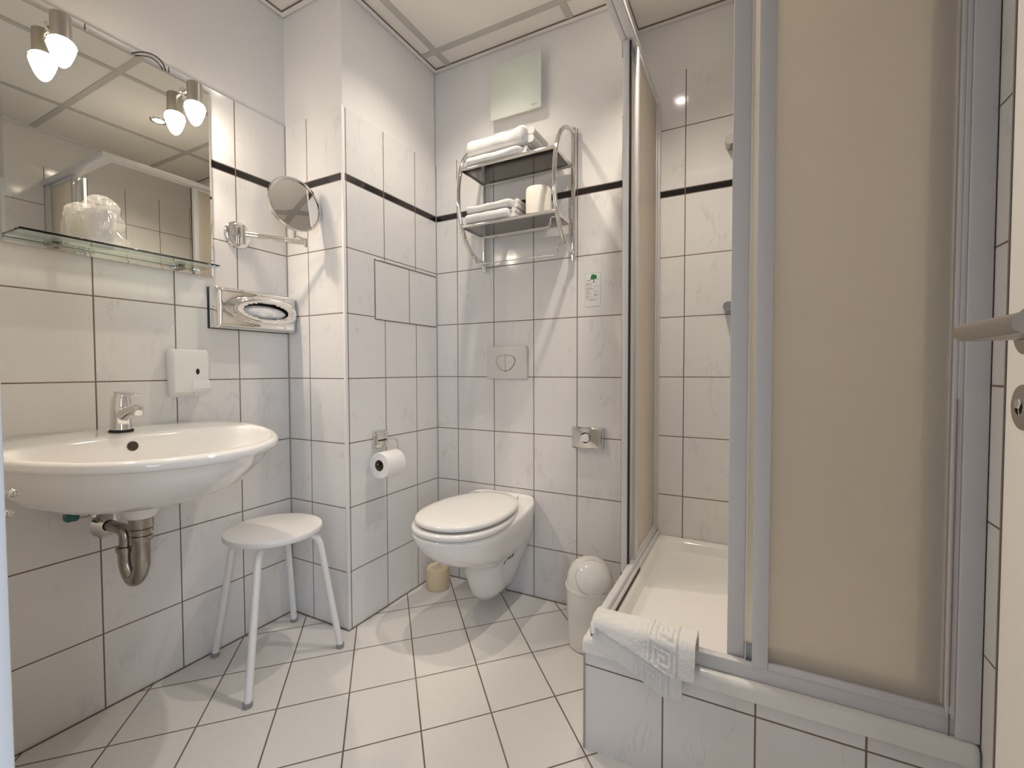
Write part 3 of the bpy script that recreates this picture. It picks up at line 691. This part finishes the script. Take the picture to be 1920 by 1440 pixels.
# ------------------------------------------------------------------ sticker
sk = thing('tree_sticker', 'small rounded notice sticker with a green tree on the back wall', 'sticker', (1.116, 0, 1.27))
b = NB(); prism(b, [(x, -.0003, z) for x, z in rrect(1.1165, 1.334, .066, .136, .008)], (0, -.0004, 0)); obj('sticker_border', b, STKE, sk)
b = NB(); prism(b, [(x, -.0006, z) for x, z in rrect(1.1165, 1.334, .0635, .1335, .007)], (0, -.0005, 0)); obj('sticker_sheet', b, STICK, sk)
b = NB()
crown = [(1.104, 1.378), (1.109, 1.384), (1.110, 1.393), (1.117, 1.397), (1.124, 1.394), (1.130, 1.393), (1.134, 1.386), (1.131, 1.379), (1.122, 1.377), (1.113, 1.376)]
prism(b, [(x, -.0012, z) for x, z in crown], (0, -.0004, 0)); prism(b, [(1.1185, -.0012, 1.379), (1.1225, -.0012, 1.379), (1.1220, -.0012, 1.366), (1.128, -.0012, 1.3635), (1.114, -.0012, 1.3635), (1.1195, -.0012, 1.366)], (0, -.0004, 0)); obj('tree_print', b, GREEN, sk)
b = NB(); random.seed(3)
rows = [(1.090, .018, 1.374), (1.126, .016, 1.377), (1.094, .014, 1.371), (1.127, .010, 1.373), (1.088, .024, 1.360), (1.088, .022, 1.357), (1.088, .028, 1.352), (1.088, .006, 1.349), (1.122, .020, 1.348),
        (1.088, .024, 1.343), (1.088, .028, 1.340), (1.088, .036, 1.3355), (1.088, .010, 1.333), (1.088, .018, 1.327), (1.088, .014, 1.3235), (1.088, .026, 1.319), (1.088, .008, 1.316), (1.121, .022, 1.327),
        (1.088, .020, 1.310), (1.088, .010, 1.307), (1.088, .030, 1.303), (1.128, .014, 1.314), (1.128, .010, 1.310), (1.089, .050, 1.295), (1.096, .034, 1.291)]
for x, w, z in rows:
    xx = x
    while xx < x+w-.001:
        l = random.uniform(.003, .008); box(b, xx, min(xx+l, x+w), -.0015, -.0012, z-.0007, z+.0007); xx += l+.0012
box(b, 1.1225, 1.1265, -.0015, -.0012, 1.308, 1.316); obj('print_lines', b, INK, sk)

# ------------------------------------------------------------------ fan cover
fa = thing('fan_cover', 'square greenish glass fan cover high on the back wall', 'fan', (.77, 0, 2.13))
b = NB(); box(b, .675, .885, -.026, TT-.0005, 2.135, 2.330, .006); obj('fan_housing', b, PLW, fa)
b = NB(); box(b, .655, .902, -.036, -.029, 2.110, 2.347, .002); obj('glass_front', b, FANG, fa)
b = NB()
for i, w in enumerate((.004, .003, .004, .002, .004)): box(b, .858+i*.006, .858+i*.006+w, -.0364, -.0359, 2.1265, 2.1305)
obj('logo_print', b, INK, fa)

# ------------------------------------------------------------------ chrome rack
rk = thing('towel_rack', 'curved chrome wall rack with two shelves and wire towel rails', 'rack', (.825, 0, 1.46))
RXL, RXR = .612, 1.040
for X, z0, z1 in ((RXL, 1.452, 1.985), (RXR, 1.455, 1.992)):
    b = NB(); tube(b, [(X, -.020, z0), (X, -.020, z1)], .0105, 18); 
    for zz in (z0+.04, z1-.05): tube(b, [(X, -.020, zz), (X, .0, zz)], .006, 10)
    obj('wall_post', b, CHR, rk)
    pts = []
    for i in range(33):
        a = PI*i/32-PI/2
        pts.append((X, -.022-.205*math.cos(a)**.85 if math.cos(a) > 1e-6 else -.022, 1.730+.243*math.sin(a)))
    b = NB(); tube(b, pts, .0088, 16); obj('bow_tube', b, CHR, rk)
for Z, yf in ((1.842, -.205), (1.607, -.200)):
    b = NB(); box(b, RXL+.006, RXR-.006, yf, -.028, Z-.003, Z+.001)
    sh = obj('shelf_plate', b, SHELFM, rk)
    b = NB(); tube(b, [(RXL, yf, Z), (RXR, yf, Z)], .0068, 14); tube(b, [(RXL, -.022, Z), (RXR, -.022, Z)], .0062, 14)
    box(b, RXL+.004, RXL+.007, yf, -.024, Z-.010, Z+.003); box(b, RXR-.007, RXR-.004, yf, -.024, Z-.010, Z+.003)
    obj('shelf_frame', b, CHR, sh)
b = NB()
for k in range(46):
    x = RXL+.05+k*.0078; box(b, x, x+.0035, -.052, -.036, 1.8385, 1.8392)
obj('shelf_perforation', b, BLACK, rk)
b = NB(); tube(b, fillet([(RXL, -.215, 1.580), (RXL+.018, -.215, 1.580), (RXL+.022, -.215, 1.545), (RXR-.022, -.215, 1.545), (RXR-.018, -.215, 1.580), (RXR, -.215, 1.580)], .010), .0026, 8)
obj('wire_rail', b, CHR, rk)
b = NB(); tube(b, fillet([(RXL, -.130, 1.500), (RXL+.022, -.130, 1.500), (RXL+.027, -.130, 1.462), (RXR-.027, -.130, 1.462), (RXR-.022, -.130, 1.500), (RXR, -.130, 1.500)], .010), .0026, 8)
obj('wire_rail', b, CHR, rk)

# folded towels
def folded(name, x0, x1, y0, y1, z0, h, label, group, rolls=True, seed=1, cat='towel', lift=0):
    """soft folded towel: lofted rounded slab with a fold bulge at the right end"""
    b = NB(); rings = []; n = 26; nn = 30
    for i in range(nn+1):
        t = i/nn; x = x0+(x1-x0)*t
        e = min(1, math.sin(min(t, 1-t)*PI*6)) if min(t, 1-t) < 1/12 else 1
        e = max(.25, e)
        hh = h*(.80+.20*e)*(1+.10*noise.noise(Vector((t*5, seed, 0)))); ring = []
        for k in range(n):
            a = 2*PI*k/n; c, s = math.cos(a), math.sin(a)
            yy = (y0+y1)/2+(y1-y0)/2*e**.3*math.copysign(abs(c)**.45, c); zz = z0+hh/2+hh/2*math.copysign(abs(s)**.6, s)
            if s > .1: zz += lift*t+.006*noise.noise(Vector((x*14, yy*14, seed)))
            yy += .004*noise.noise(Vector((x*20, zz*30, seed+5)))
            ring.append((x, yy, zz))
        rings.append(ring)
    loft(b, rings, cap0=True, cap1=True)
    return tag(obj(name, b, TOWEL, sharp=80), label, cat, group)
def add_fold(parent, x, y0, y1, z0, h, seed):
    """rolled edge layers seen at the towel's right end"""
    b = NB()
    for r, zc, xo in ((h*.27, z0+h*.27, 0), (h*.25, z0+h*.74, .004)):
        tube(b, [(x+xo+.003*noise.noise(Vector((j, seed, 0))), y0+(y1-y0)*j/10, zc) for j in range(11)], r, 14)
    o = obj('folded_edge', b, TOWEL, parent, sharp=80); return o
G1 = 'folded towels on the rack'
ZT = 1.849
t1 = folded('folded_towel', .624, .895, -.212, -.040, ZT, .038, 'folded white towel lying on the top shelf, lower of two', G1, seed=2); add_fold(t1, .900, -.190, -.05, ZT, .034, 1)
t2 = folded('folded_towel', .626, .915, -.208, -.035, ZT+.042, .065, 'thick folded white towel, topmost on the rack', G1, seed=5, lift=.006); add_fold(t2, .922, -.185, -.05, ZT+.044, .060, 2)
ZB = 1.614
t3 = folded('folded_towel', .622, .840, -.212, -.050, ZB, .042, 'folded white towel on the lower shelf, under another', G1, seed=9); add_fold(t3, .846, -.190, -.06, ZB, .042, 3)
t4 = folded('folded_towel', .624, .850, -.206, -.045, ZB+.043, .034, 'folded white towel on the lower shelf, lying on another', G1, seed=12); add_fold(t4, .856, -.18, -.06, ZB+.043, .034, 4)
rl = thing('shelf_toilet_roll', 'wrapped white toilet roll standing on the lower rack shelf', 'toilet roll', (.935, -.10, ZB))
b = NB(); lathe(b, [(0, .0005), (.048, .0005), (.051, .004), (.051, .112), (.048, .117), (.02, .119), (.018, .114), (0, .113)], (.935, -.135, ZB-.005), seg=44); obj('paper', b, simple('cream_paper', (.86, .80, .70), .8, bump=.3, bscale=80, var=.03), rl)

# ------------------------------------------------------------------ bin
bn = thing('swing_bin', 'small white bin with domed swing lid beside the shower tray', 'bin', (1.183, -.215, 0))
BC = (1.180, -.225, 0)
b = NB(); lathe(b, [(0, .001), (.072, .001), (.077, .006), (.080, .10), (.0805, .108), (.082, .112), (.0855, .212), (.0885, .215), (.0885, .222), (.084, .223), (.080, .21), (.074, .02), (0, .02)], BC, seg=64); obj('bin_body', b, BINP, bn)
b = NB(); lathe(b, [(.0845, .2205), (.0845, .228), (.0825, .248), (.077, .270), (.067, .291), (.051, .308), (.028, .3175), (0, .3205)], BC, seg=64); obj('domed_lid', b, BINP, bn)
b = NB(); ca = Vector((.45, -.78, .60)).normalized(); cc = Vector((BC[0], BC[1], .2345))
U, V_ = frame_of(ca); rg = []
for i in range(13):
    el = i/12*math.radians(44); row = []
    for k in range(48):
        a = 2*PI*k/48; d = ca*math.cos(el)+(U*math.cos(a)*1.0+V_*math.sin(a)*1.0)*math.sin(el); d.normalize()
        p = cc+Vector((d.x*.0872, d.y*.0872, d.z*.0872)); row.append(tuple(p))
    rg.append(row)
rg.append([tuple(cc+(Vector(p)-cc)*.93) for p in rg[-1]])
loft(b, rg[1:], cap0=True)
obj('swing_flap', b, BINP, bn, sharp=70)
b = NB(); tube(b, rg[-2], .0009, 6, closed=True); obj('flap_seam', b, simple('bin_seam', (.42, .38, .34), .6), bn)

# ------------------------------------------------------------------ shower
XT, YT = 1.312, -.676
b = NB(); box(b, XT+.008, XR-.001, YT+.008, YT+.040, 0, .262); box(b, XT+.008, XT+.040, YT+.040, YS-.001, 0, .262); pl = struct('wall_plinth', b, CAULK)
b = NB(); box(b, XT, XR-.0005, YT, YT+.008, 0.0, .262); obj('tile_front', b, T_PLF, pl)
b = NB(); box(b, XT, XT+.008, YT+.0085, -.0005, 0.0, .262); obj('tile_side', b, T_PLS, pl)
b = NB(); box(b, XT-.002, XT+.003, YT-.002, YT+.003, 0.001, .262); box(b, XT-.001, XR-.001, YT-.0015, YT+.001, .259, .2625); obj('edge_joint', b, simple('plinth_joint', (.42, .37, .33), .7), pl)
ty_ = thing('shower_tray', 'square white shower tray raised on a tiled plinth', 'shower tray', (1.70, -.24, .262))
def sqring(x0, x1, y0, y1, r, z, n=8):
    return [(x, y, z) for x, y in rrect((x0+x1)/2, (y0+y1)/2, x1-x0, y1-y0, r, n)]
X0, X1, Y0, Y1 = XT-.006, XR-.0008, YT-.008, YS-.0008
b = NB(); loft(b, [sqring(X0, X1, Y0, Y1, .012, .2635), sqring(X0, X1, Y0, Y1, .014, .288), sqring(X0+.002, X1-.001, Y0+.003, Y1-.001, .014, .297), sqring(X0+.009, X1-.003, Y0+.009, Y1-.003, .02, .3015),
    sqring(X0+.055, X1-.05, Y0+.060, Y1-.03, .09, .300), sqring(X0+.064, X1-.058, Y0+.070, Y1-.038, .10, .294), sqring(X0+.085, X1-.08, Y0+.09, Y1-.06, .11, .225), sqring(X0+.11, X1-.11, Y0+.12, Y1-.09, .12, .200), sqring(X0+.30, X1-.3, Y0+.32, Y1-.3, .10, .194)], cap0=True, cap1=True)
obj('tray_body', b, ACR, ty_, sharp=50)
b = NB(); lathe(b, [(0, .006), (.035, .005), (.04, .001)], (1.52, -.08, .197), seg=30); obj('waste_cover', b, CHR, ty_)
# enclosure
en = thing('shower_enclosure', 'white framed corner shower enclosure with frosted sliding panels', 'shower enclosure', (1.70, -.24, .3015))
ZB0, ZB1, ZTP = .3018, .336, 2.112
# bottom rails
b = NB(); box(b, XT+.012, XT+.032, YT+.012, YS-.0005, ZB0, ZB1, .002); box(b, XT+.032, XT+.042, YT+.045, YS-.0005, ZB0, ZB1-.016, .001); obj('bottom_rail', b, ALU, en)
b = NB(); box(b, XT+.0125, XR-.001, YT+.012, YT+.034, ZB0, ZB1, .002); box(b, XT+.046, XR-.001, YT+.038, YT+.046, ZB0, ZB1-.012, .001); obj('bottom_rail', b, ALU, en)
b = NB(); box(b, XT+.0425, XT+.0445, YT+.05, -.20, ZB0-.0008, ZB0+.008); obj('rail_groove', b, MOLD, en)
# top rails
b = NB(); box(b, XT-.020, XT-.002, YT-.01, YS-.0005, ZTP+.001, ZTP+.028, .002); box(b, XT+.000, XT+.026, YT-.01, YS-.0005, ZTP+.001, ZTP+.028, .002); obj('top_rail', b, ALU, en)
b = NB(); box(b, XT+.027, XR-.001, YT-.008, YT+.046, ZTP+.001, ZTP+.028, .002); obj('top_rail', b, ALU, en)
# wall profiles
b = NB(); box(b, XT-.014, XT+.036, YS-.022, YS-.0005, ZB1, ZTP, .002); obj('wall_profile', b, ALU, en)
b = NB(); box(b, XR-.036, XR-.0008, YT+.004, YT+.050, .302, ZTP, .003); box(b, XR-.0445, XR-.036, YT+.008, YT+.046, ZB1, ZTP, .002); obj('wall_profile', b, ALU, en)
def panel(parentname, axis, a0, a1, c, w0, w1, th, z0, z1, hb=.016):
    """framed pane; axis 'y': spans y a0..a1 at x=c ; axis 'x': spans x a0..a1 at y=c"""
    def bx(bm, p0, p1, q0, q1, h0, h1, bev=.0015):
        if axis == 'y': box(bm, q0, q1, p0, p1, h0, h1, bev, 2)
        else: box(bm, p0, p1, q0, q1, h0, h1, bev, 2)
    b = NB(); bx(b, a0, a0+w0, c-th/2, c+th/2, z0, z1); bx(b, a1-w1, a1, c-th/2, c+th/2, z0, z1)
    bx(b, a0+w0, a1-w1, c-th/2+.001, c+th/2-.001, z0, z0+hb); bx(b, a0+w0, a1-w1, c-th/2+.001, c+th/2-.001, z1-.016, z1)
    fr = obj(parentname, b, ALU, en)
    b = NB(); bx(b, a0+w0-.003, a1-w1+.003, c-.0016, c+.0016, z0+hb-.004, z1-.012, 0); obj('frosted_pane', b, PANE, fr)
    return fr
panel('fixed_panel', 'y', -.252, YS-.022, XT-.001, .026, .015, .022, ZB0, ZTP)
panel('sliding_panel', 'y', -.205, YS-.028, XT+.0225, .030, .015, .013, ZB1+.0005, ZTP-.004)
b = NB(); box(b, XT+.0105, XT+.0158, -.2535, -.240, ZB1-.02, ZTP-.006); obj('seal_strip', b, BLACK, en)
panel('fixed_panel', 'x', 1.704, XR-.0445, YT+.018, .032, .006, .018, ZB1, ZTP)
panel('sliding_panel', 'x', 1.652, 2.034, YT+.043, .036, .036, .014, ZB1-.018, ZTP-.02, .052)
b = NB(); box(b, 1.6895, 1.6915, YT+.026, YT+.036, ZB1-.018, ZTP); obj('seal_strip', b, PLW, en)
b = NB(); random.seed(5)
for x0, x1_ in ((1.654, 1.688), (1.693, 1.703)):
    b = NB(); box(b, x0, x1_, YT+.0345, YT+.0365, ZB1-.020, ZB1-.008); obj('dirty_sealant', b, MOLD, en)
b = NB(); box(b, 1.737, 2.035, YT+.0222, YT+.0243, ZB1+.0162, ZB1+.0172)
for k in range(26):
    x = 1.738+k*.0112; box(b, x, x+random.uniform(.004, .011), YT+.022, YT+.0245, ZB1+.016, ZB1+.017+random.uniform(.0005, .003))
obj('dirty_sealant', b, MOLD, en)
b = NB(); box(b, XR-.0520, XR-.0448, YT+.0205, YT+.0215, ZB1+.015, ZTP-.02); obj('pane_seal', b, simple('brown_seal', (.30, .22, .15), .7, bscale=25, var=.5), en)
b = NB(); box(b, XR-.0458, XR-.0442, YT+.0062, YT+.0078, .303, .345); box(b, XR-.0455, XR-.0448, YT+.0058, YT+.0078, .36, .95); obj('rust_streak', b, RUST, en)
# shower riser inside
sr = thing('shower_riser_rail', 'chrome shower rail fixing on the shower wall, mostly behind the frame', 'shower rail', (1.612, YS, 1.9))
for z in (1.885, 1.25):
    b = NB(); tube(b, [(1.612, YS, z), (1.612, YS-.060, z)], .019, 22); obj('rail_bracket', b, STEEL, sr)
b = NB(); tube(b, [(1.632, YS-.045, 1.22), (1.632, YS-.045, 1.92)], .010, 16); obj('riser_pipe', b, CHR, sr)

# ------------------------------------------------------------------ bath mat over the tray corner
def key_mask(u, v):
    """raised greek-key band, u along length (0..1 in band), v across"""
    P_ = ["11111111111", "10000000001", "10111111101", "10100000101", "10101110101", "10101010101", "10101000101", "10101111101", "10100000001", "10111111111"]
    i = int(v*3.0*10) % 10; j = int(u*11) % 11
    return 1 if P_[i][j] == '1' else 0
def mat_layer(b, xa, xb, path, edge, thick, seed, band=(.56, .84), taper=0):
    nu, nv = 150, 90; rows = []
    # arc-length param of path (y,z)
    L = [0]
    for p, q in zip(path, path[1:]): L.append(L[-1]+math.hypot(q[0]-p[0], q[1]-p[1]))
    def at(s):
        s *= L[-1]
        for i in range(len(L)-1):
            if s <= L[i+1] or i == len(L)-2:
                t = (s-L[i])/(L[i+1]-L[i]); return path[i][0]+(path[i+1][0]-path[i][0])*t, path[i][1]+(path[i+1][1]-path[i][1])*t, i
    for i in range(nu+1):
        u = i/nu; row = []
        vmax = edge(u)
        for j in range(nv+1):
            v = j/nv; s = v*vmax
            y, z, _ = at(s); y2, z2, _ = at(min(1, s+.01)); y1, z1, _ = at(max(0, s-.01))
            tn = Vector((0, y2-y1, z2-z1)).normalized(); nrm = Vector((0, tn.z, -tn.y)); 
            if nrm.z < 0 and abs(tn.z) < .9: nrm = -nrm
            if nrm.y > 0 and abs(tn.z) >= .9: nrm = -nrm
            x = xa+(xb-xa)*u
            if x < 1.360 and y > -.66: z = max(z, .339)
            d = .0035*noise.noise(Vector((x*14, s*7, seed)))+.0010*noise.noise(Vector((x*160, s*70, seed)))
            if band[0] < u < band[1]:
                if key_mask((u-band[0])/(band[1]-band[0]), v*.98): d += .0034
            elif u > band[1]+.02: d += .0018
            elif u < band[0]-.015: d += .0015
            # rounded edges
            row.append((Vector((x, y, z))+nrm*(d+thick), nrm, Vector((x, y, z))))
        rows.append(row)
    A = [[b.verts.new(p[0]) for p in r] for r in rows]; B = [[b.verts.new(p[2]) for p in r] for r in rows]
    for i in range(nu):
        for j in range(nv):
            b.faces.new((A[i][j], A[i+1][j], A[i+1][j+1], A[i][j+1])); b.faces.new((B[i][j], B[i][j+1], B[i+1][j+1], B[i+1][j]))
    for i in range(nu):
        b.faces.new((A[i][0], B[i][0], B[i+1][0], A[i+1][0])); b.faces.new((A[i][nv], A[i+1][nv], B[i+1][nv], B[i][nv]))
    for j in range(nv):
        b.faces.new((A[0][j], A[0][j+1], B[0][j+1], B[0][j])); b.faces.new((A[nu][j], B[nu][j], B[nu][j+1], A[nu][j+1]))
bm_ = thing('bath_mat', 'white bath mat with raised key pattern draped over the tray corner', 'bath mat', (1.46, -.67, .34))
def arc(cy, cz, r, a0, a1, n=8): return [(cy+r*math.cos(math.radians(a0+(a1-a0)*k/n)), cz+r*math.sin(math.radians(a0+(a1-a0)*k/n))) for k in range(n+1)]
pathA = [(-.600, .300), (-.612, .330)]+arc(-.640, .338, .012, 60, 90, 3)+arc(-.672, .333, .020, 90, 165, 6)+[(-.700, .305), (-.706, .285), (-.708, .262), (-.709, .23), (-.710, .18)]
pathA = [(y-.004, z+.009) for y, z in pathA]
b = NB(); mat_layer(b, 1.345, 1.588, pathA, lambda u: .43+.24*min(1, u*1.25)-.02*u, .0085, 2); obj('upper_layer', b, TOWEL, bm_, sharp=80)
pathB = [(-.604, .302), (-.616, .328)]+arc(-.640, .333, .009, 60, 90, 3)+arc(-.668, .3285, .016, 90, 165, 6)+[(-.693, .305), (-.695, .285), (-.696, .262), (-.697, .23), (-.697, .16)]
pathB = [(y-.002, z+.006) for y, z in pathB]
b = NB(); mat_layer(b, 1.342, 1.560, pathB, lambda u: .50+.27*min(1, u*1.25), .0065, 7, band=(.5, .86)); obj('lower_layer', b, TOWEL, bm_, sharp=80)
b = NB(); tube(b, [(1.345, -.608, .351), (1.341, -.630, .356), (1.342, -.665, .358), (1.344, -.690, .345), (1.347, -.700, .330)], [.010, .0095, .0095, .010, .008], 14); obj('rolled_edge', b, TOWEL, bm_, sharp=80)

# ------------------------------------------------------------------ open door at the right
XD = 1.982
dr = bpy.data.objects.new('door_1', None); COL.objects.link(dr); dr.location = (XD+.02, -1.34, 0); dr['kind'] = 'structure'; dr['label'] = 'open white door leaf with steel lever at the right edge'
b = NB(); box(b, XD, XD+.040, -1.672, -1.012, .008, 2.06, .002); obj('door_leaf', b, DOORM, dr)
b = NB(); box(b, XD-.0012, XD+.0008, -1.0135, -1.0105, .008, 2.06); obj('edge_seam', b, simple('seam_dark', (.16, .13, .11), .6), dr)
hy, hz_ = -1.072, 1.050
b = NB(); lathe(b, [(0, .009), (.020, .009), (.0265, .007), (.0275, .0005)], (XD, hy, hz_), axis=(-1, 0, 0), seg=40); obj('handle_rosette', b, STEEL, dr)
b = NB(); tube(b, fillet([(XD-.006, hy, hz_), (XD-.062, hy, hz_), (XD-.062, hy-.150, hz_)], .012, 6), .0100, 22); obj('lever_handle', b, STEEL, dr)
b = NB(); lathe(b, [(.009, .010), (.020, .009), (.0265, .007), (.0275, .0005)], (XD, hy, hz_-.088), axis=(-1, 0, 0), seg=40); ks = obj('key_rosette', b, STEEL, dr)
b = NB(); lathe(b, [(0, .007), (.009, .007)], (XD, hy, hz_-.088), axis=(-1, 0, 0), seg=24); lathe(b, [(0, .012), (.006, .012), (.007, .006)], (XD, hy, hz_-.084), axis=(-1, 0, 0), seg=6); obj('lock_cylinder', b, CHR, ks)

# ------------------------------------------------------------------ ceiling downlights
for x, y, lb in ((.725, -.41, 'round recessed ceiling downlight above the toilet'), (1.345, -.405, 'round recessed ceiling downlight above the shower corner')):
    L = thing('ceiling_downlight', lb, 'lamp', (x, y, H-.006), 'recessed ceiling downlights')
    b = NB(); lathe(b, [(.027, -.001), (.030, -.006), (.040, -.006), (.043, -.0005)], (x, y, H), seg=40); obj('trim_ring', b, CHR, L)
    b = NB(); lathe(b, [(0, -.0045), (.024, -.0045), (.027, -.001)], (x, y, H), seg=32); obj('lens', b, DOWN, L)
    spot('downlight_beam', (x, y, H-.012), (0 if x < 1 else .22, 0, -1), 124 if x < 1 else 116, .95, DOWN_W[0] if x < 1 else DOWN_W[1], DOWN_C, .02)
